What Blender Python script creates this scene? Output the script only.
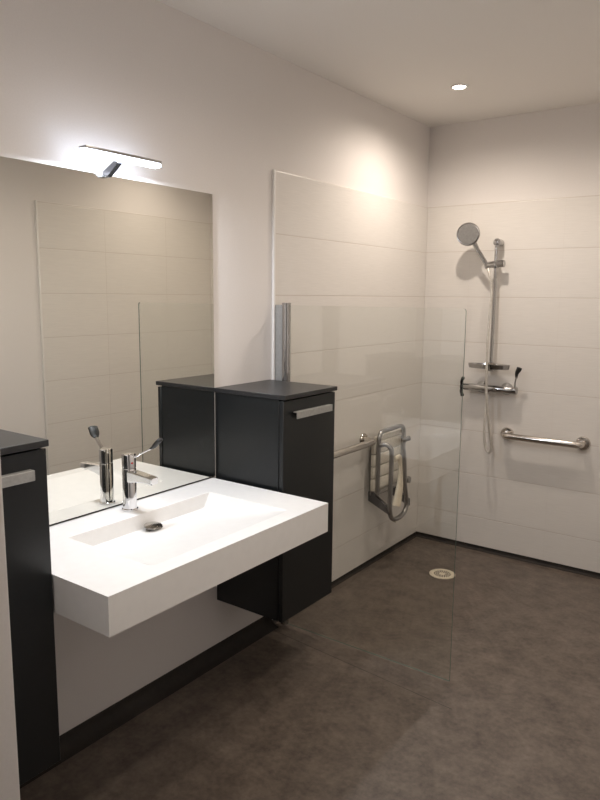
import bpy, bmesh, math
from mathutils import Vector, Matrix
from math import sin, cos, pi, radians

S = bpy.context.scene
C = S.collection
for o in list(bpy.data.objects):
    bpy.data.objects.remove(o)

# ------------------------------------------------------------------ camera
cam_d = bpy.data.cameras.new('camera')
cam = bpy.data.objects.new('camera', cam_d)
C.objects.link(cam)
yaw, pitch, roll = -0.6263, -0.1508, 0.0090
cam.location = (1.958, -4.047, 1.567)
fwd = Vector((sin(yaw)*cos(pitch), cos(yaw)*cos(pitch), sin(pitch)))
rgt0 = Vector((cos(yaw), -sin(yaw), 0)); up0 = rgt0.cross(fwd)
rgt = rgt0*cos(roll) + up0*sin(roll); up = up0*cos(roll) - rgt0*sin(roll)
cam.rotation_euler = Matrix((rgt, up, -fwd)).transposed().to_euler()
cam_d.sensor_fit = 'VERTICAL'; cam_d.sensor_height = 36.0
cam_d.lens = 685.5/800*36.0
cam_d.clip_start = 0.02
S.camera = cam

# ------------------------------------------------------------------ world, exposure
W = bpy.data.worlds.new('world'); S.world = W; W.use_nodes = True
W.node_tree.nodes['Background'].inputs[0].default_value = (0.9, 0.86, 0.8, 1)
W.node_tree.nodes['Background'].inputs[1].default_value = 0.15
S.view_settings.view_transform = 'Standard'
S.view_settings.look = 'None'
S.view_settings.gamma = 1
S.view_settings.use_curve_mapping = False
S.view_settings.exposure = 0.06
WARM = (1.0, 0.875, 0.755)
COOL = (0.84, 0.90, 1.0)
P_SHOWER, P_ROOM, P_BAR = 37, 25, 10.5
DOWNLIGHTS = [  # x, y, power, label
    (0.48, -0.68, P_SHOWER, 'round recessed ceiling spotlight above the shower corner'),
    (1.40, -0.72, 18, 'round recessed ceiling spotlight above the shower by the right wall'),
    (1.0, -2.36, P_ROOM, 'round recessed ceiling spotlight above the front of the washbasin'),
    (1.46, -2.82, P_ROOM, 'round recessed ceiling spotlight nearest the doorway'),
]

# ------------------------------------------------------------------ helpers
H = 2.6; WX = 1.872; DY = -3.395; FZ = -0.020; SZ = -0.0195; GY = -1.556

def obj(name, bm, mat, parent=None, smooth=None):
    bmesh.ops.recalc_face_normals(bm, faces=bm.faces)
    me = bpy.data.meshes.new(name); bm.to_mesh(me); bm.free()
    o = bpy.data.objects.new(name, me); C.objects.link(o)
    me.materials.append(mat)
    if smooth is not None:
        me.polygons.foreach_set('use_smooth', [True]*len(me.polygons))
        me.set_sharp_from_angle(angle=radians(smooth))
    if parent:
        o.parent = parent
        o.matrix_parent_inverse = Matrix.Translation(-Vector(parent.location))
    return o

def tag(o, label, cat, group=None):
    o['label'] = label; o['category'] = cat
    if group: o['group'] = group
    return o

def thing(name, label, cat, loc, group=None):
    o = bpy.data.objects.new(name, None); C.objects.link(o)
    o.location = loc; o.empty_display_size = 0.05
    return tag(o, label, cat, group)

def struct(name, bm, mat, smooth=None):
    o = obj(name, bm, mat, None, smooth); o['kind'] = 'structure'; return o

def box(bm, a, b, bev=0.0, seg=2):
    lo = [min(a[i], b[i]) for i in range(3)]; hi = [max(a[i], b[i]) for i in range(3)]
    r = bmesh.ops.create_cube(bm, size=1)
    for v in r['verts']:
        v.co = Vector([lo[i] + (v.co[i]+0.5)*(hi[i]-lo[i]) for i in range(3)])
    if bev > 0:
        es = {e for v in r['verts'] for e in v.link_edges}
        bmesh.ops.bevel(bm, geom=list(es), offset=bev, segments=seg, affect='EDGES', profile=0.5)
    return bm

def cyl(bm, a, b, r, r2=None, n=32, bev=0):
    a, b = Vector(a), Vector(b); d = b-a
    m = Matrix.Translation((a+b)/2) @ d.to_track_quat('Z', 'Y').to_matrix().to_4x4()
    bmesh.ops.create_cone(bm, cap_ends=True, segments=n, radius1=r, radius2=r if r2 is None else r2, depth=d.length, matrix=m)
    return bm

def lathe(bm, prof, origin, axis, n=40):
    """prof: list of (radius, height) along axis from origin"""
    q = Vector(axis).normalized().to_track_quat('Z', 'Y'); o = Vector(origin)
    rings = []
    for r, h in prof:
        if r < 1e-6:
            rings.append([bm.verts.new(o + q @ Vector((0, 0, h)))])
        else:
            rings.append([bm.verts.new(o + q @ Vector((r*cos(2*pi*k/n), r*sin(2*pi*k/n), h))) for k in range(n)])
    for A, B in zip(rings, rings[1:]):
        for k in range(n):
            k2 = (k+1) % n
            if len(A) == 1 and len(B) == 1: continue
            if len(A) == 1: bm.faces.new((A[0], B[k], B[k2]))
            elif len(B) == 1: bm.faces.new((A[k], B[0], A[k2]))
            else: bm.faces.new((A[k], B[k], B[k2], A[k2]))
    if len(rings[0]) > 1: bm.faces.new(rings[0])
    if len(rings[-1]) > 1: bm.faces.new(rings[-1])
    return bm

def smooth_path(pts, radius=0.03, n=6):
    """round the inner corners of a polyline"""
    P = [Vector(p) for p in pts]; out = [P[0]]
    for i in range(1, len(P)-1):
        a, b, c = P[i-1], P[i], P[i+1]
        r = min(radius, (a-b).length*0.49, (c-b).length*0.49)
        s = b + (a-b).normalized()*r; e = b + (c-b).normalized()*r
        for k in range(n+1):
            t = k/n
            out.append(s*(1-t)**2 + b*2*t*(1-t) + e*t*t)
    out.append(P[-1]); return out

def spline(pts, n=8):
    P = [Vector(p) for p in pts]; P = [2*P[0]-P[1]] + P + [2*P[-1]-P[-2]]; out = []
    for i in range(1, len(P)-2):
        for k in range(n):
            t = k/n; a, b, c, d = P[i-1:i+3]
            out.append(0.5*((2*b)+(c-a)*t+(2*a-5*b+4*c-d)*t*t+(3*b-a-3*c+d)*t**3))
    out.append(P[-2]); return out

def tube(bm, path, r, n=16, flat=None):
    """sweep a circle (or an ellipse flat=(ra, rb, upvector)) along a path; r may be a list"""
    P = [Vector(p) for p in path]; rings = []; prev = None
    for i, p in enumerate(P):
        t = (P[min(i+1, len(P)-1)]-P[max(i-1, 0)]).normalized()
        if prev is None:
            ref = Vector(flat[2]) if flat else (Vector((0, 0, 1)) if abs(t.z) < 0.9 else Vector((1, 0, 0)))
        else: ref = prev
        u = (ref - t*ref.dot(t)).normalized(); prev = u; v = t.cross(u)
        rr = r[i] if isinstance(r, (list, tuple)) else r
        ra, rb = (rr*flat[0], rr*flat[1]) if flat else (rr, rr)
        rings.append([bm.verts.new(p + u*ra*cos(2*pi*k/n) + v*rb*sin(2*pi*k/n)) for k in range(n)])
    for A, B in zip(rings, rings[1:]):
        for k in range(n):
            bm.faces.new((A[k], A[(k+1) % n], B[(k+1) % n], B[k]))
    bm.faces.new(rings[0]); bm.faces.new(list(reversed(rings[-1])))
    return bm

def prism(bm, poly, d, bev=0):
    """extrude closed 3-D polygon along vector d"""
    a = [bm.verts.new(p) for p in poly]; b = [bm.verts.new(Vector(p)+Vector(d)) for p in poly]
    n = len(a); fs = [bm.faces.new(a), bm.faces.new(b)]
    for k in range(n): fs.append(bm.faces.new((a[k], a[(k+1) % n], b[(k+1) % n], b[k])))
    if bev:
        es = {e for f in fs[:2] for e in f.edges}
        bmesh.ops.bevel(bm, geom=list(es), offset=bev, segments=2, affect='EDGES', profile=0.5)
    return bm

NB = bmesh.new

# ------------------------------------------------------------------ materials
def mat(name, col, rough=0.5, metal=0.0, spec=0.5):
    m = bpy.data.materials.new(name); m.use_nodes = True
    b = m.node_tree.nodes['Principled BSDF']
    b.inputs['Base Color'].default_value = (*col, 1)
    b.inputs['Roughness'].default_value = rough
    b.inputs['Metallic'].default_value = metal
    b.inputs['Specular IOR Level'].default_value = spec
    return m, m.node_tree.nodes, m.node_tree.links, b

def noise_bump(N, L, b, scale, strength, dist=0.001, stretch=None):
    tc = N.new('ShaderNodeTexCoord'); mp = N.new('ShaderNodeMapping')
    if stretch: mp.inputs['Scale'].default_value = stretch
    nz = N.new('ShaderNodeTexNoise'); nz.inputs['Scale'].default_value = scale; nz.inputs['Detail'].default_value = 4
    bp = N.new('ShaderNodeBump'); bp.inputs['Strength'].default_value = strength; bp.inputs['Distance'].default_value = dist
    L.new(tc.outputs['Object'], mp.inputs[0]); L.new(mp.outputs[0], nz.inputs['Vector'])
    L.new(nz.outputs['Fac'], bp.inputs['Height']); L.new(bp.outputs[0], b.inputs['Normal'])
    return nz

def vary(N, L, b, nz, c1, c2, lo=0.35, hi=0.65):
    r = N.new('ShaderNodeValToRGB')
    r.color_ramp.elements[0].position = lo; r.color_ramp.elements[0].color = (*c1, 1)
    r.color_ramp.elements[1].position = hi; r.color_ramp.elements[1].color = (*c2, 1)
    L.new(nz.outputs['Fac'], r.inputs[0]); L.new(r.outputs[0], b.inputs['Base Color']); return r

def paint(name, col, rough=0.75):
    m, N, L, b = mat(name, col, rough, 0, 0.3)
    nz = noise_bump(N, L, b, 180, 0.08, 0.0005)
    vary(N, L, b, nz, [c*0.985 for c in col], [min(1, c*1.01) for c in col]); return m

M_PAINT = paint('wall_paint', (0.80, 0.765, 0.74))
M_CEIL = paint('ceiling_paint', (0.85, 0.82, 0.78))
M_HALL = paint('hall_paint', (0.75, 0.73, 0.70))

def tile_mat(name, hax, offset, seam, col=(0.77, 0.738, 0.70)):
    """large linen-textured tiles, 0.273 m rows; hax = horizontal axis (0 x, 1 y)"""
    m, N, L, b = mat(name, col, 0.32, 0, 0.4)
    geo = N.new('ShaderNodeNewGeometry'); sep = N.new('ShaderNodeSeparateXYZ')
    L.new(geo.outputs['Position'], sep.inputs[0])
    def math_(op, a, v=None):
        n = N.new('ShaderNodeMath'); n.operation = op
        if isinstance(a, (int, float)): n.inputs[0].default_value = a
        else: L.new(a, n.inputs[0])
        if v is not None:
            if isinstance(v, (int, float)): n.inputs[1].default_value = v
            else: L.new(v, n.inputs[1])
        return n.outputs[0]
    def groove(sock, off, period, w):
        t = math_('SUBTRACT', sock, off); t = math_('DIVIDE', t, period)
        t = math_('FRACT', t); t = math_('SUBTRACT', t, 0.5); t = math_('ABSOLUTE', t)
        t = math_('SUBTRACT', 0.5, t); t = math_('MULTIPLY', t, period)      # distance to the joint
        t = math_('DIVIDE', t, w); t = math_('MINIMUM', t, 1.0)
        return t
    g1 = groove(sep.outputs['Z'], 2.118-0.2755, 0.2745, 0.0032)
    g2 = groove(sep.outputs['XY'[hax]], offset, 0.546, 0.0028)
    if seam < 1:
        g2 = math_('SUBTRACT', 1.0, math_('MULTIPLY', math_('SUBTRACT', 1.0, g2), seam))
    g = math_('MINIMUM', g1, g2)
    # linen texture: fine horizontal threads
    mp = N.new('ShaderNodeMapping'); tc = N.new('ShaderNodeTexCoord')
    mp.inputs['Scale'].default_value = (2.2, 2.2, 60)
    L.new(geo.outputs['Position'], mp.inputs[0])
    nz = N.new('ShaderNodeTexNoise'); nz.inputs['Scale'].default_value = 5; nz.inputs['Detail'].default_value = 5
    L.new(mp.outputs[0], nz.inputs['Vector'])
    r = N.new('ShaderNodeValToRGB')
    r.color_ramp.elements[0].position = 0.3; r.color_ramp.elements[0].color = (*[c*0.965 for c in col], 1)
    r.color_ramp.elements[1].position = 0.7; r.color_ramp.elements[1].color = (*[c*1.03 for c in col], 1)
    L.new(nz.outputs['Fac'], r.inputs[0])
    mx = N.new('ShaderNodeMix'); mx.data_type = 'RGBA'
    mx.inputs['A'].default_value = (0.63, 0.57, 0.52, 1)
    L.new(g, mx.inputs['Factor']); L.new(r.outputs[0], mx.inputs['B'])
    L.new(mx.outputs['Result'], b.inputs['Base Color'])
    hgt = math_('ADD', math_('MULTIPLY', g, 1.0), math_('MULTIPLY', nz.outputs['Fac'], 0.12))
    bp = N.new('ShaderNodeBump'); bp.inputs['Strength'].default_value = 0.6; bp.inputs['Distance'].default_value = 0.0014
    L.new(hgt, bp.inputs['Height']); L.new(bp.outputs[0], b.inputs['Normal'])
    return m

M_TILE_L = tile_mat('linen_tile_left', 1, -1.53, 0.12)
M_TILE_B = tile_mat('linen_tile_back', 0, 0.3, 0.15)
M_TILE_R = tile_mat('linen_tile_right', 1, -1.025, 0.7)

def vinyl(name, c1, c2, rough=0.42):
    m, N, L, b = mat(name, c1, rough, 0, 0.4)
    tc = N.new('ShaderNodeTexCoord')
    n1 = N.new('ShaderNodeTexNoise'); n1.inputs['Scale'].default_value = 11.0; n1.inputs['Detail'].default_value = 9; n1.inputs['Roughness'].default_value = 0.68
    n2 = N.new('ShaderNodeTexNoise'); n2.inputs['Scale'].default_value = 45; n2.inputs['Detail'].default_value = 6; n2.inputs['Roughness'].default_value = 0.7
    L.new(tc.outputs['Object'], n1.inputs['Vector']); L.new(tc.outputs['Object'], n2.inputs['Vector'])
    mm = N.new('ShaderNodeMix'); mm.inputs['Factor'].default_value = 0.4
    L.new(n1.outputs['Fac'], mm.inputs['A']); L.new(n2.outputs['Fac'], mm.inputs['B'])
    r = N.new('ShaderNodeValToRGB')
    r.color_ramp.elements[0].position = 0.33; r.color_ramp.elements[0].color = (*c1, 1)
    r.color_ramp.elements[1].position = 0.67; r.color_ramp.elements[1].color = (*c2, 1)
    L.new(mm.outputs['Result'], r.inputs[0]); L.new(r.outputs[0], b.inputs['Base Color'])
    bp = N.new('ShaderNodeBump'); bp.inputs['Strength'].default_value = 0.25; bp.inputs['Distance'].default_value = 0.001
    L.new(n2.outputs['Fac'], bp.inputs['Height']); L.new(bp.outputs[0], b.inputs['Normal'])
    return m

M_FLOOR = vinyl('brown_vinyl', (0.062, 0.048, 0.039), (0.195, 0.157, 0.128))
M_SKIRT = vinyl('dark_vinyl_skirting', (0.022, 0.018, 0.016), (0.040, 0.033, 0.028), 0.75)
M_SEAM = mat('vinyl_weld', (0.045, 0.036, 0.03), 0.5)[0]

def laminate(name, col, rough, bump=0.02):
    m, N, L, b = mat(name, col, rough, 0, 0.5)
    nz = noise_bump(N, L, b, 90, bump, 0.0005)
    vary(N, L, b, nz, [c*0.92 for c in col], [c*1.08 for c in col]); return m

M_BLACK = laminate('anthracite_laminate', (0.0058, 0.0075, 0.0088), 0.34)
M_BLACKTOP = laminate('anthracite_top', (0.020, 0.020, 0.021), 0.34)
M_HANDLE = laminate('satin_aluminium', (0.40, 0.40, 0.39), 0.45); M_HANDLE.node_tree.nodes['Principled BSDF'].inputs['Metallic'].default_value = 0.35

def metal(name, col, rough):
    m, N, L, b = mat(name, col, rough, 1.0)
    nz = noise_bump(N, L, b, 60, 0.02, 0.0003)
    mr = N.new('ShaderNodeMapRange'); mr.inputs['To Min'].default_value = rough*0.8; mr.inputs['To Max'].default_value = rough*1.2
    L.new(nz.outputs['Fac'], mr.inputs[0]); L.new(mr.outputs[0], b.inputs['Roughness']); return m

M_CHROMED = metal('shower_chrome', (0.46, 0.455, 0.45), 0.14)
M_CHROME = metal('chrome', (0.78, 0.78, 0.79), 0.06)
M_STEEL = metal('polished_steel', (0.62, 0.58, 0.54), 0.18)
M_HOSE = laminate('pale_metal_hose', (0.62, 0.59, 0.54), 0.3); M_HOSE.node_tree.nodes['Principled BSDF'].inputs['Metallic'].default_value = 0.5
M_GREYTUBE = metal('grey_coated_tube', (0.36, 0.35, 0.34), 0.32)
M_DARKCHROME = metal('dark_chrome', (0.16, 0.16, 0.17), 0.25)
M_MIRROR, _N, _L, _b = mat('mirror_silver', (0.82, 0.81, 0.755), 0.0, 1.0)
M_BLKPLASTIC = mat('black_plastic', (0.012, 0.012, 0.012), 0.5)[0]
M_GREYFACE = laminate('grey_rubber_face', (0.19, 0.185, 0.18), 0.45)
M_WHITEPL = laminate('white_plastic', (0.74, 0.70, 0.62), 0.4)
M_CREAM = laminate('cream_plastic', (0.78, 0.70, 0.56), 0.4)
M_TRIM = mat('white_trim', (0.80, 0.78, 0.75), 0.4)[0]
M_RED = mat('red_mark', (0.5, 0.02, 0.02), 0.3)[0]
M_DRAINDARK = mat('drain_slot', (0.12, 0.10, 0.08), 0.6)[0]

def ceramic():
    m, N, L, b = mat('white_solid_surface', (0.86, 0.85, 0.83), 0.22, 0, 0.5)
    nz = noise_bump(N, L, b, 30, 0.01, 0.0003)
    vary(N, L, b, nz, (0.85, 0.84, 0.82), (0.87, 0.86, 0.84)); return m
M_SINK = ceramic()

def glass():
    m = bpy.data.materials.new('clear_glass'); m.use_nodes = True
    N, L = m.node_tree.nodes, m.node_tree.links
    for n in list(N): N.remove(n)
    out = N.new('ShaderNodeOutputMaterial'); mix = N.new('ShaderNodeMixShader')
    tr = N.new('ShaderNodeBsdfTransparent'); tr.inputs[0].default_value = (0.978, 0.985, 0.975, 1)
    gl = N.new('ShaderNodeBsdfGlossy'); gl.inputs['Roughness'].default_value = 0.0
    fr = N.new('ShaderNodeFresnel'); fr.inputs['IOR'].default_value = 1.6
    # a solid pane: fresnel from outside on both faces
    geo = N.new('ShaderNodeNewGeometry'); vm = N.new('ShaderNodeMix'); vm.data_type = 'FLOAT'
    fr2 = N.new('ShaderNodeFresnel'); fr2.inputs['IOR'].default_value = 1/1.6
    L.new(geo.outputs['Backfacing'], vm.inputs['Factor']); L.new(fr.outputs[0], vm.inputs['A'])
    L.new(fr2.outputs[0], vm.inputs['B'])
    L.new(vm.outputs['Result'], mix.inputs[0]); L.new(tr.outputs[0], mix.inputs[1]); L.new(gl.outputs[0], mix.inputs[2])
    L.new(mix.outputs[0], out.inputs[0])
    return m
M_GLASS = glass()
M_EDGE = mat('glass_edge', (0.10, 0.15, 0.13), 0.15)[0]

def emis(name, col, s):
    m, N, L, b = mat(name, (0.8, 0.8, 0.8), 0.4)
    b.inputs['Emission Color'].default_value = (*col, 1); b.inputs['Emission Strength'].default_value = s
    return m
M_LENS = emis('lamp_lens', (1, 0.93, 0.82), 30)
M_TUBE = emis('led_diffuser', (0.72, 0.82, 1.0), 19)

# ------------------------------------------------------------------ the room
T = 0.1
struct('wall_left', box(NB(), (-T, DY-0.12, FZ-0.05), (0, 0, H)), M_PAINT)
struct('wall_back', box(NB(), (-T, 0, FZ-0.05), (WX+T, T, H)), M_PAINT)
struct('wall_right', box(NB(), (WX, DY-0.12, FZ-0.05), (WX+T, 0, H)), M_PAINT)
struct('wall_front', box(NB(), (0, DY-0.12, FZ-0.05), (0.831, DY, H), 0.002), M_PAINT)
struct('wall_front_lintel', box(NB(), (0.831, DY-0.12, 2.40), (WX, DY, H)), M_PAINT)
struct('ceiling', box(NB(), (-T, DY-0.12, H), (WX+T, T, H+0.1)), M_CEIL)
HX0, HX1, HY = -0.6, 3.0, -5.4
struct('wall_hall_left', box(NB(), (HX0-T, HY, FZ-0.05), (HX0, DY-0.12, 2.5)), M_HALL)
struct('wall_hall_right', box(NB(), (HX1, HY, FZ-0.05), (HX1+T, DY-0.12, 2.5)), M_HALL)
struct('wall_hall_rear', box(NB(), (HX0-T, HY-T, FZ-0.05), (HX1+T, HY, 2.5)), M_HALL)
bm = NB(); box(bm, (HX0, DY-0.12, FZ-0.05), (-T, DY-0.02, 2.5)); box(bm, (WX+T, DY-0.12, FZ-0.05), (HX1, DY-0.02, 2.5))
struct('wall_hall_front', bm, M_HALL)
struct('ceiling_hall', box(NB(), (HX0-T, HY-T, 2.5), (HX1+T, DY-0.12, 2.6)), M_CEIL)

# floor: front level, low ramp under the glass screen, shower level
prof = [(HY, FZ), (GY, SZ), (0.05, SZ)]
bm = NB(); rows = []
for y, z in prof:
    x0, x1 = (HX0, HX1) if y == HY else (-0.02, WX+0.02)
    rows.append((x0, x1, y, z))
fl = [(HX0, HX1, HY, FZ), (HX0, HX1, DY-0.1, FZ), (-0.02, WX+0.02, DY-0.1, FZ)] + rows[1:]
pv = [(bm.verts.new((a, y, z)), bm.verts.new((b, y, z))) for a, b, y, z in fl]
pb = [(bm.verts.new((a, y, FZ-0.1)), bm.verts.new((b, y, FZ-0.1))) for a, b, y, z in fl]
for i in range(len(pv)-1):
    if i == 1: continue
    bm.faces.new((pv[i][0], pv[i][1], pv[i+1][1], pv[i+1][0]))
    bm.faces.new((pb[i][0], pb[i+1][0], pb[i+1][1], pb[i][1]))
    bm.faces.new((pv[i][0], pv[i+1][0], pb[i+1][0], pb[i][0])); bm.faces.new((pv[i][1], pb[i][1], pb[i+1][1], pv[i+1][1]))
struct('floor', bm, M_FLOOR)
# welded joint where the ramp meets the room floor
sm = obj('trim_weld', prism(NB(), [(0.06, -1.618, FZ-0.001), (1.004, -1.702, FZ-0.001), (1.004, -1.700, FZ+0.0008), (0.06, -1.616, FZ+0.0008)], (0, -0.0025, 0)), M_SEAM); sm['kind'] = 'structure'
sm.name = 'trim_3'

def cove(name, a, b, nrm, ztop, zf, r=0.03, mat_=M_SKIRT, th=0.006):
    """coved vinyl skirting from a to b (xy), nrm points into the room"""
    a, b, nrm = Vector((*a, 0)), Vector((*b, 0)), Vector((*nrm, 0))
    pr = [(0, ztop), (th*0.6, ztop), (th, ztop-0.004)]
    for k in range(7):
        t = k/6*pi/2
        pr.append((th + r*(1-cos(t)), zf + 0.001 + r*(1-sin(t))))
    pr += [(th+r+0.01, zf-0.003), (0, zf-0.003)]
    bm = NB()
    poly = [a + nrm*d + Vector((0, 0, z)) for d, z in pr]
    prism(bm, poly, b-a)
    o = obj(name, bm, mat_, None, 40); o['kind'] = 'structure'; return o
cove('baseboard_left', (0, DY), (0, GY-0.02), (1, 0), 0.038, FZ, 0.05)
cove('baseboard_left_shower', (0, GY-0.02), (0, 0), (1, 0), 0.012, SZ, 0.012, th=0.004)
cove('baseboard_back', (0, 0), (WX, 0), (0, -1), 0.012, SZ, 0.014, th=0.004)
cove('baseboard_right', (WX, 0), (WX, GY-0.075), (-1, 0), 0.012, SZ, 0.012, th=0.004)
cove('baseboard_right_front', (WX, GY-0.075), (WX, DY), (-1, 0), 0.0, FZ, 0.03)
cove('baseboard_front', (0.831, DY), (0, DY), (0, 1), 0.0, FZ, 0.03)

TT = 0.010
def panel(name, a, b, m, par):
    o = obj(name, box(NB(), a, b, 0.0015, 1), m); o.parent = bpy.data.objects[par]; return o
panel('tile_panel', (0.0005, -1.556, 0.012), (TT, -0.0005, 2.118), M_TILE_L, 'wall_left')
panel('tile_panel', (TT, -TT, 0.012), (WX-TT, -0.0005, 2.122), M_TILE_B, 'wall_back')
panel('tile_panel', (WX-0.0005, -1.520, 0.012), (WX-TT, -0.0005, 2.122), M_TILE_R, 'wall_right')
# white edging strips on the ends of the tiling
o = obj('trim_1', box(NB(), (0, -1.569, 0.0), (0.014, -1.556, 2.120), 0.003), M_TRIM, None, 40); o['kind'] = 'structure'
o = obj('trim_2', box(NB(), (WX-0.014, -1.532, 0.0), (WX, -1.520, 2.124), 0.003), M_TRIM, None, 40); o['kind'] = 'structure'

# ------------------------------------------------------------------ ceiling spotlights
for x, y, pw, lab in DOWNLIGHTS:
    t = thing('ceiling_spotlight', lab, 'ceiling light', (x, y, H))
    obj('ring', lathe(NB(), [(0.031, -0.001), (0.031, 0.004), (0.041, 0.006), (0.044, 0.003), (0.045, -0.001)], (x, y, H), (0, 0, -1)), M_TRIM, t, 50)
    obj('lens', lathe(NB(), [(0.0, 0.0048), (0.018, 0.0044), (0.030, 0.002), (0.030, -0.0005)], (x, y, H), (0, 0, -1)), M_LENS, t, 60)
    ld = bpy.data.lights.new('spot_light', 'SPOT'); ld.energy = pw; ld.color = WARM
    ld.spot_size = radians(168); ld.spot_blend = 1.0; ld.shadow_soft_size = 0.022
    lo = bpy.data.objects.new('spot_light', ld); C.objects.link(lo)
    lo.parent = t; lo.location = (0, 0, -0.045)
t = thing('hall_fill_lamp', 'unseen flat round fill lamp added in the hall behind the doorway', 'ceiling light', (1.5, -4.7, 2.5))  # unseen lamp, added to raise the ambient light through the doorway
obj('diffuser', lathe(NB(), [(0.16, 0), (0.16, 0.03), (0.15, 0.045), (0.0, 0.05)], (1.5, -4.7, 2.5), (0, 0, -1)), emis('hall_fill_glow', (1, 0.93, 0.87), 1.5), t, 40)

# ------------------------------------------------------------------ mirror and its lamp
MY0, MY1, MZ0, MZ1 = -3.00, -1.960, 0.808, 1.966
t = thing('wall_mirror', 'large frameless wall mirror standing above the white washbasin', 'mirror', (0, (MY0+MY1)/2, MZ0))
obj('backing', box(NB(), (0.0005, MY0, MZ0-0.006), (0.0035, MY1, MZ1)), M_BLKPLASTIC, t)  # black lower edge stands in for the dark gap above the basin
obj('mirror_glass', box(NB(), (0.0036, MY0, MZ0), (0.0075, MY1, MZ1), 0.0008, 1), M_MIRROR, t)

t = thing('mirror_lamp', 'slim chrome LED bar lamp glowing above the mirror', 'wall lamp', (0, -2.46, 1.97))
LY0, LY1, LX, LZ = -2.658, -2.333, 0.10, 2.010
bm = NB(); box(bm, (LX-0.016, LY0+0.010, LZ+0.0035), (LX+0.0215, LY1-0.002, LZ+0.013), 0.002)
obj('housing', bm, M_GREYTUBE, t, 40)
bm = NB(); box(bm, (LX-0.018, LY0, LZ-0.009), (LX+0.018, LY1, LZ+0.0035), 0.005, 3)
obj('diffuser', bm, M_TUBE, t, 40)
bm = NB()
prism(bm, [(0.0085, -2.498, 1.957), (0.0085, -2.498, 1.975), (0.065, -2.498, 2.0025), (0.085, -2.498, 2.0025), (0.085, -2.498, 1.996), (0.030, -2.498, 1.957)], (0, 0.020, 0), 0.001)
obj('bracket', bm, M_DARKCHROME, t)
for nm, zz, rot, pw in (('bar_light', LZ-0.013, (0, 0, 0), P_BAR),):
    ld = bpy.data.lights.new(nm, 'AREA'); ld.shape = 'RECTANGLE'; ld.size = 0.03; ld.size_y = 0.31
    ld.energy = pw; ld.color = COOL
    lo = bpy.data.objects.new(nm, ld); C.objects.link(lo); lo.parent = t
    lo.location = (LX, -2.495+2.46, zz-1.97); lo.rotation_euler = (0, radians(-8), 0)

# ------------------------------------------------------------------ tall cabinets
def cabinet(y0, y1, label):
    z0, z1 = 0.243, 1.165; D = 0.338; ym = (y0+y1)/2
    t = thing('storage_cabinet', label, 'cabinet', (0, ym, z0), 'anthracite wall cabinets')
    obj('body', box(NB(), (0.0, y0+0.004, z0), (D, y1-0.004, z1), 0.001, 1), M_BLACK, t, 40)
    obj('top', box(NB(), (0.0, y0, z1+0.0005), (0.372, y1, z1+0.0185), 0.001, 1), M_BLACKTOP, t, 40)
    d = obj('door', box(NB(), (D+0.004, y0+0.003, z0), (D+0.024, y1-0.003, z1-0.006), 0.0015, 1), M_BLACK, t, 40)
    bm = NB(); xa = D+0.024
    hy0, hy1 = y0+0.068, y1-0.052
    box(bm, (xa+0.016, hy0, 1.084), (xa+0.021, hy1, 1.112), 0.001, 1)
    box(bm, (xa, hy0, 1.107), (xa+0.017, hy1, 1.112), 0.001, 1)
    h = obj('handle', bm, M_HANDLE, d)
    h.matrix_parent_inverse = Matrix.Identity(4)
    return t
cabinet(-1.954, -1.580, 'tall anthracite cabinet between the washbasin and the glass screen')
cabinet(-3.374, -2.992, 'tall anthracite cabinet at the left edge, left of the washbasin')

# ------------------------------------------------------------------ washbasin
BY0, BY1, BX, BZ, BB = -2.989, -1.973, 0.592, 0.801, 0.690
t = thing('washbasin', 'wide white rectangular washbasin with shallow sloping bowl', 'washbasin', (0, -2.505, BB))
def depth(x, y):
    pl = [(x-0.140)*6.0, (0.53-x)*0.150, (y+2.785)*1.3, (-2.135-y)*1.2, 0.056]
    k = 260.0
    s = -math.log(sum(math.exp(-k*v) for v in pl))/k
    return max(0.0, s)
bm = NB(); NX, NY = 190, 200; G = []
for i in range(NX+1):
    x = BX*i/NX; row = []
    for j in range(NY+1):
        y = BY0+(BY1-BY0)*j/NY
        row.append(bm.verts.new((x, y, BZ-depth(x, y))))
    G.append(row)
for i in range(NX):
    for j in range(NY):
        bm.faces.new((G[i][j], G[i+1][j], G[i+1][j+1], G[i][j+1]))
bd = [G[i][0] for i in range(NX+1)] + [G[NX][j] for j in range(1, NY+1)] + [G[i][NY] for i in range(NX-1, -1, -1)] + [G[0][j] for j in range(NY-1, 0, -1)]
lw = [bm.verts.new((v.co.x, v.co.y, BB)) for v in bd]
for k in range(len(bd)):
    k2 = (k+1) % len(bd); bm.faces.new((bd[k], lw[k], lw[k2], bd[k2]))
bm.faces.new(lw)
es = [e for e in bm.edges if len(e.link_faces) == 2 and e.calc_face_angle(0) > 1.2]
bmesh.ops.bevel(bm, geom=es, offset=0.003, segments=2, affect='EDGES', profile=0.5)
obj('basin', bm, M_SINK, t, 35)
dx, dy = 0.188, -2.474; dz = BZ-depth(dx, dy)
obj('drain_cap', lathe(NB(), [(0.026, -0.004), (0.026, 0.002), (0.010, 0.003), (0.010, 0.010), (0.031, 0.011), (0.0335, 0.014), (0.031, 0.017), (0.0, 0.019)], (dx, dy, dz), (0.10, 0, 1)), M_CHROMED, t, 40)

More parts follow.
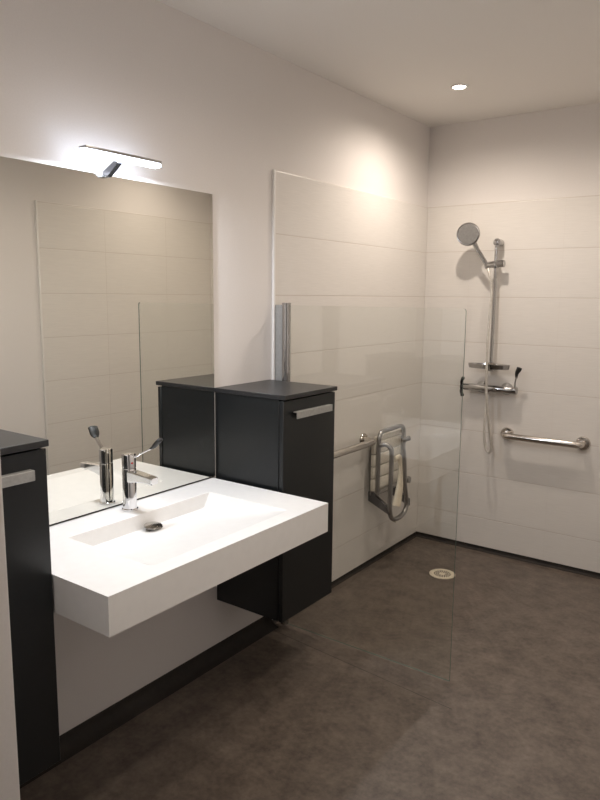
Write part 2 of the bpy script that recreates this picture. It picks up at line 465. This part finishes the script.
# ------------------------------------------------------------------ mixer tap
bx, by = 0.071, -2.475; tz = BZ
t = thing('mixer_tap', 'chrome mixer tap with long medical lever on the washbasin', 'tap', (bx, by, tz))
obj('body', lathe(NB(), [(0.029, 0), (0.029, 0.006), (0.0255, 0.009), (0.0245, 0.02), (0.0245, 0.152), (0.023, 0.154)], (bx, by, tz+0.0002), (0, 0, 1)), M_CHROME, t, 40)
cp = obj('cap', lathe(NB(), [(0.022, 0.1545), (0.0245, 0.157), (0.0245, 0.203), (0.022, 0.207), (0, 0.208)], (bx, by, tz), (0, 0, 1)), M_CHROME, t, 40)
bm = NB()
rows = []
for x, zt_, zb_, w in ((0.012, 0.148, 0.104, 0.021), (0.05, 0.146, 0.112, 0.020), (0.10, 0.142, 0.116, 0.018), (0.128, 0.140, 0.114, 0.017), (0.133, 0.137, 0.116, 0.015)):
    z1, z0 = tz+zt_, tz+zb_; c = 0.004
    rows.append([bm.verts.new((bx+x, by+a, z)) for a, z in ((-w, z0+c), (-w+c, z0), (w-c, z0), (w, z0+c), (w, z1-c), (w-c, z1), (-w+c, z1), (-w, z1-c))])
for A, B in zip(rows, rows[1:]):
    for k in range(8): bm.faces.new((A[k], A[(k+1) % 8], B[(k+1) % 8], B[k]))
bm.faces.new(rows[0]); bm.faces.new(list(reversed(rows[-1])))
cyl(bm, (bx+0.112, by, tz+0.122), (bx+0.112, by, tz+0.112), 0.011)
obj('spout', bm, M_CHROME, t, 30)
pth = spline([(bx+0.012, by+0.003, tz+0.188), (bx+0.03, by+0.010, tz+0.200), (bx+0.06, by+0.018, tz+0.217), (bx+0.088, by+0.027, tz+0.232)], 6)
lv = obj('lever', tube(NB(), pth, 0.0045, 12, (0.8, 1.6, (0, 0, 1))), M_CHROME, t, 60)
pth = spline([(bx+0.084, by+0.026, tz+0.230), (bx+0.098, by+0.030, tz+0.239), (bx+0.110, by+0.035, tz+0.254), (bx+0.124, by+0.039, tz+0.268)], 6)
n = len(pth); rad = [0.0055+0.011*math.sin(min(1, k/(n*0.55))*pi/2) for k in range(n)]; rad[-1] = 0.012
pd = obj('paddle', tube(NB(), pth, rad, 14, (0.45, 1.15, (0, 0, 1))), M_BLKPLASTIC, lv, 60); pd.matrix_parent_inverse = Matrix.Identity(4)
rd = obj('red_mark', cyl(NB(), (bx+0.0235, by-0.006, tz+0.176), (bx+0.0247, by-0.0063, tz+0.176), 0.0035, n=16), M_RED, cp); rd.matrix_parent_inverse = Matrix.Identity(4)  # small red dot on the side of the cap
rd['label'] = 'small red mark on the tap cap'

# ------------------------------------------------------------------ glass shower screen
t = thing('shower_screen', 'half-height clear glass shower screen hinged beside the cabinet', 'shower screen', (0.03, GY, 0.0))
bm = NB(); gx0, gx1, gz0, gz1, th = 0.090, 0.930, 0.002, 1.525, 0.006
rr = 0.012; poly = [(gx0, GY-th/2, gz0), (gx1, GY-th/2, gz0)]
for k in range(6):
    a = k/5*pi/2; poly.append((gx1-rr+rr*cos(a), GY-th/2, gz1-rr+rr*sin(a)))
poly.append((gx0, GY-th/2, gz1))
prism(bm, poly, (0, th, 0))
g = obj('pane', bm, M_GLASS, t)
g.data.materials.append(M_EDGE)
for p in g.data.polygons:
    if abs(p.normal.y) < 0.5: p.material_index = 1
bm = NB(); cyl(bm, (0.076, GY, 0.0), (0.076, GY, 1.530), 0.0200, n=28); cyl(bm, (0.076, GY, 1.530), (0.076, GY, 1.535), 0.021, n=28)
obj('hinge_post', bm, M_CHROMED, t, 40)
obj('wall_profile', box(NB(), (TT+0.0005, GY+0.001, 0.0), (0.053, GY+0.007, 1.526), 0.001, 1), M_HANDLE, t)

# ------------------------------------------------------------------ grab bars
def grab_bar(name_label, pts, f1, f2, nrm, r=0.0195):
    t = thing('grab_bar', name_label, 'grab bar', f1)
    obj('bar', tube(NB(), smooth_path(pts, 0.045, 8), r, 20), M_STEEL, t, 50)
    for f in (f1, f2):
        obj('flange', lathe(NB(), [(0.040, 0), (0.040, 0.005), (0.036, 0.010), (0.018, 0.012), (0.0, 0.0125)], f, nrm), M_STEEL, t, 40)
grab_bar('polished steel grab bar on the back wall, right of the shower mixer',
         [(0.589, -TT-0.004, 0.753), (0.589, -0.085, 0.753), (1.027, -0.085, 0.753), (1.027, -TT-0.004, 0.753)],
         (0.589, -TT, 0.753), (1.027, -TT, 0.753), (0, -1, 0))
grab_bar('polished steel grab bar on the left wall, between cabinet and folding seat',
         [(TT+0.004, -1.32, 0.760), (0.085, -1.32, 0.760), (0.085, -0.740, 0.760), (TT+0.004, -0.740, 0.760)],
         (TT, -1.32, 0.760), (TT, -0.740, 0.760), (1, 0, 0))

# ------------------------------------------------------------------ folding shower seat
SX = 0.085
t = thing('folding_shower_seat', 'grey tubular shower seat with white slats folded against wall', 'shower seat', (TT, -0.55, 0.40))
ya, yb = -0.690, -0.385
obj('seat_frame', tube(NB(), smooth_path([(SX, ya, 0.45), (SX, ya, 0.805), (SX, yb, 0.805), (SX, yb, 0.45), (SX, ya, 0.45)], 0.055, 8), 0.0125, 16), M_GREYTUBE, t, 50)
for k in range(4):
    z1 = 0.745-k*0.072
    obj('slat', box(NB(), (SX-0.036, ya-0.024, z1-0.067), (SX-0.013, yb+0.005, z1), 0.004), M_WHITEPL, t, 40)
obj('slat', box(NB(), (SX-0.036, ya+0.005, 0.752), (SX-0.013, yb+0.005, 0.775), 0.004), M_WHITEPL, t, 40)
# swinging support loop
lp = [(0.085, -0.690, 0.727), (0.125, -0.680, 0.738), (0.15, -0.663, 0.712), (0.15, -0.654, 0.660), (0.15, -0.654, 0.547), (0.15, -0.658, 0.413), (0.15, -0.656, 0.352), (0.15, -0.639, 0.306), (0.15, -0.595, 0.281), (0.15, -0.526, 0.279), (0.15, -0.470, 0.297), (0.15, -0.447, 0.336), (0.15, -0.457, 0.392), (0.15, -0.478, 0.462), (0.15, -0.487, 0.554), (0.15, -0.503, 0.657), (0.15, -0.520, 0.706), (0.158, -0.516, 0.741), (0.190, -0.512, 0.757)]
obj('support_loop', tube(NB(), spline(lp, 6), 0.0135, 16), M_GREYTUBE, t, 50)
cen = spline([(0.13, -0.575, 0.630), (0.132, -0.530, 0.637), (0.133, -0.503, 0.597), (0.133, -0.497, 0.529), (0.133, -0.508, 0.465), (0.133, -0.522, 0.413), (0.133, -0.545, 0.345)], 6)
n = len(cen); rad = [0.019+0.017*(k/n)**2 for k in range(n)]
obj('armrest', tube(NB(), cen, rad, 14, (1.0, 0.5, (0, 1, 0))), M_CREAM, t, 60)
obj('wall_rail', tube(NB(), [(TT+0.016, -0.656, 0.71), (TT+0.016, -0.656, 0.42)], 0.013, 14), M_GREYTUBE, t, 50)
for yy in (-0.656, -0.42):
    bm = NB(); prism(bm, [(TT, yy-0.012, 0.440), (TT+0.024, yy-0.012, 0.440), (0.155, yy-0.012, 0.362), (0.155, yy-0.012, 0.322), (TT, yy-0.012, 0.385)], (0, 0.022, 0), 0.003)
    obj('bracket', bm, M_DARKCHROME, t, 40)
bm = NB(); cyl(bm, (TT, -0.25, 0.430), (0.05, -0.25, 0.430), 0.012, n=20); cyl(bm, (0.05, -0.25, 0.430), (0.068, -0.25, 0.430), 0.021, n=24)
cyl(bm, (0.04, -0.40, 0.430), (0.04, -0.25, 0.430), 0.008, n=14)
obj('stop_knob', bm, M_GREYTUBE, t, 40)
for yy in (-0.590, -0.520):
    obj('rubber_pad', box(NB(), (0.138, yy-0.008, 0.262), (0.160, yy+0.008, 0.284), 0.003), M_WHITEPL, t, 40)

# ------------------------------------------------------------------ shower rail set
RX, RY = 0.484, -0.065
t = thing('shower_rail', 'chrome vertical shower rail on the back wall with sliding holder', 'shower rail', (RX, -TT, 1.15))
obj('rail', cyl(NB(), (RX, RY, 1.145), (RX, RY, 1.898), 0.0105, n=24), M_CHROMED, t, 40)
for z in (1.885, 1.150):
    bm = NB(); cyl(bm, (RX+0.004, -TT, z), (RX+0.004, RY-0.010, z), 0.020, 0.022, n=28); box(bm, (RX-0.017, RY-0.016, z-0.013), (RX+0.017, RY+0.012, z+0.013), 0.006, 3)
    obj('rail_bracket', bm, M_CHROMED, t, 35)
bm = NB(); box(bm, (RX-0.018, RY-0.028, 1.738), (RX+0.018, RY+0.02, 1.778), 0.008, 3)
cyl(bm, (RX+0.006, RY-0.010, 1.762), (RX+0.054, RY-0.010, 1.762), 0.020, n=24)
cyl(bm, (RX-0.005, RY-0.010, 1.760), (RX-0.045, RY-0.045, 1.752), 0.018, 0.020, n=24)
obj('slider', bm, M_CHROMED, t, 35)
HC = Vector((0.340, -0.145, 1.931)); HN = Vector((0.25, -0.965, 0.03)).normalized()
t = thing('shower_head', 'round chrome hand shower head clipped high on the shower rail', 'shower head', tuple(HC))
obj('head', lathe(NB(), [(0.0, -0.026), (0.025, -0.024), (0.052, -0.012), (0.0655, 0.0), (0.0675, 0.008), (0.064, 0.013), (0.060, 0.0135)], HC, HN), M_CHROMED, t, 35)
obj('spray_face', lathe(NB(), [(0.0595, 0.0130), (0.0585, 0.0150), (0.0, 0.0155)], HC, HN), M_GREYFACE, t, 40)
obj('handle', tube(NB(), [HC+Vector((0.030, 0.014, -0.045)), (0.392, -0.118, 1.838), (0.438, -0.108, 1.766), (0.452, -0.104, 1.742)], [0.014, 0.0125, 0.0125, 0.011], 18), M_CHROMED, t, 50)
VX0, VX1, VZ, VY = 0.322, 0.640, 1.026, -0.068
hp = spline([(0.452, -0.104, 1.738), (0.468, -0.118, 1.70), (0.487, -0.120, 1.604), (0.489, -0.142, 1.45), (0.494, -0.162, 1.278), (0.502, -0.162, 1.011), (0.518, -0.145, 0.838), (0.533, -0.128, 0.71), (0.532, -0.124, 0.665), (0.516, -0.122, 0.648), (0.494, -0.120, 0.685), (0.482, -0.115, 0.78), (0.478, -0.100, 0.889), (0.476, -0.078, 0.955), (0.474, VY, 0.988)], 8)
tag(obj('shower_hose', tube(NB(), hp, 0.0075, 12), M_HOSE, None, 60), 'flexible pale metal shower hose looping down below the mixer', 'hose')

# soap dish on the rail
t = thing('soap_dish', 'chrome oval soap dish clamped at the foot of the shower rail', 'soap dish', (RX, RY, 1.160))
def oval(cx_, cy_, a, b, z, n=48): return [Vector((cx_+a*cos(2*pi*k/n), cy_+b*sin(2*pi*k/n), z)) for k in range(n+1)]
bm = NB(); n = 48
for a0, b0, z0, a1, b1, z1 in ((0.128, 0.052, 1.176, 0.122, 0.047, 1.150),):
    rings = []
    for a, b, z in ((a0, b0, z0), (a1, b1, z1), (a1-0.004, b1-0.004, z1+0.003), (a0-0.004, b0-0.004, z0)):
        rings.append([bm.verts.new((RX+a*cos(2*pi*k/n), RY-0.032+b*sin(2*pi*k/n), z)) for k in range(n)])
    for A, B in zip(rings, rings[1:]+rings[:1]):
        if A is rings[1]:
            continue
        for k in range(n): bm.faces.new((A[k], A[(k+1) % n], B[(k+1) % n], B[k]))
    bm.faces.new(rings[1]); bm.faces.new(rings[2])
obj('dish', bm, M_CHROMED, t, 40)
bm = NB(); cyl(bm, (RX, RY, 1.148), (RX, RY, 1.182), 0.0165, n=24)
obj('clamp', bm, M_STEEL, t, 40)

# thermostatic mixer bar
t = thing('shower_mixer', 'chrome horizontal shower mixer bar with two black medical levers', 'shower mixer', ((VX0+VX1)/2, -TT, VZ))
obj('mixer_body', lathe(NB(), [(0.0, 0), (0.019, 0.001), (0.0215, 0.006), (0.0215, 0.30), (0.019, 0.306), (0.0, 0.308)], (VX0+0.002, VY, VZ), (1, 0, 0)), M_CHROMED, t, 40)
for x in (0.420, 0.572):
    obj('wall_escutcheon', lathe(NB(), [(0.037, 0), (0.037, 0.008), (0.033, 0.022), (0.024, 0.032), (0.019, 0.056)], (x, -TT, VZ), (0, -1, 0)), M_CHROMED, t, 40)
obj('hose_outlet', cyl(NB(), (0.474, VY, VZ-0.018), (0.474, VY, VZ-0.036), 0.010, n=20), M_CHROMED, t, 40)
# left lever: double paddle up and down
lx = VX0-0.004
bm = NB(); cyl(bm, (lx-0.014, VY, VZ), (lx+0.008, VY, VZ), 0.018, n=24)
for s in (1, -1):
    pth = spline([(lx-0.008, VY, VZ), (lx-0.010, VY-0.006, VZ+s*0.024), (lx-0.002, VY-0.014, VZ+s*0.042), (lx+0.006, VY-0.018, VZ+s*0.058)], 5)
    tube(bm, pth, [0.010]*6+[0.013]*6+[0.015]*3+[0.011], 12, (0.7, 1.0, (1, 0, 0)))
obj('flow_lever', bm, M_BLKPLASTIC, t, 50)['label'] = 'black double-winged lever'
rx = VX1-0.006
bm = NB(); cyl(bm, (rx-0.012, VY, VZ), (rx+0.016, VY, VZ), 0.0225, n=28)
tube(bm, spline([(rx+0.004, VY, VZ+0.01), (rx+0.005, VY-0.004, VZ+0.05), (rx+0.012, VY-0.008, VZ+0.085)], 6), 0.005, 12)
l2 = obj('temperature_lever', bm, M_CHROMED, t, 40)
pth = spline([(rx+0.011, VY-0.007, VZ+0.075), (rx+0.014, VY-0.010, VZ+0.105), (rx+0.026, VY-0.014, VZ+0.128), (rx+0.030, VY-0.016, VZ+0.140)], 5)
n = len(pth)
p2 = obj('paddle', tube(NB(), pth, [0.006+0.008*min(1, k/(n*0.6)) for k in range(n-1)]+[0.010], 14, (1.1, 0.5, (1, 0, 0))), M_BLKPLASTIC, l2, 60)
p2.matrix_parent_inverse = Matrix.Identity(4); p2['label'] = 'black paddle end'

# ------------------------------------------------------------------ floor drain
dx, dy = 0.420, -0.500
t = thing('floor_drain', 'round pale floor drain with slotted grate in the shower floor', 'floor drain', (dx, dy, SZ))
obj('rim', lathe(NB(), [(0.0, 0.0), (0.074, 0.0), (0.074, 0.003), (0.071, 0.0045), (0.053, 0.0045), (0.051, 0.002), (0.0, 0.002)], (dx, dy, SZ), (0, 0, 1)), M_CREAM, t, 40)
bm = NB(); n = 22
for rad_, cnt, ln in ((0.044, 22, 0.006), (0.033, 16, 0.006), (0.023, 11, 0.005)):
    for k in range(cnt):
        a = 2*pi*k/cnt
        cyl(bm, (dx+rad_*cos(a), dy+rad_*sin(a), SZ+0.0022), (dx+rad_*cos(a), dy+rad_*sin(a), SZ+0.0034), 0.0040, n=10)
obj('grate_slots', bm, M_DRAINDARK, t)
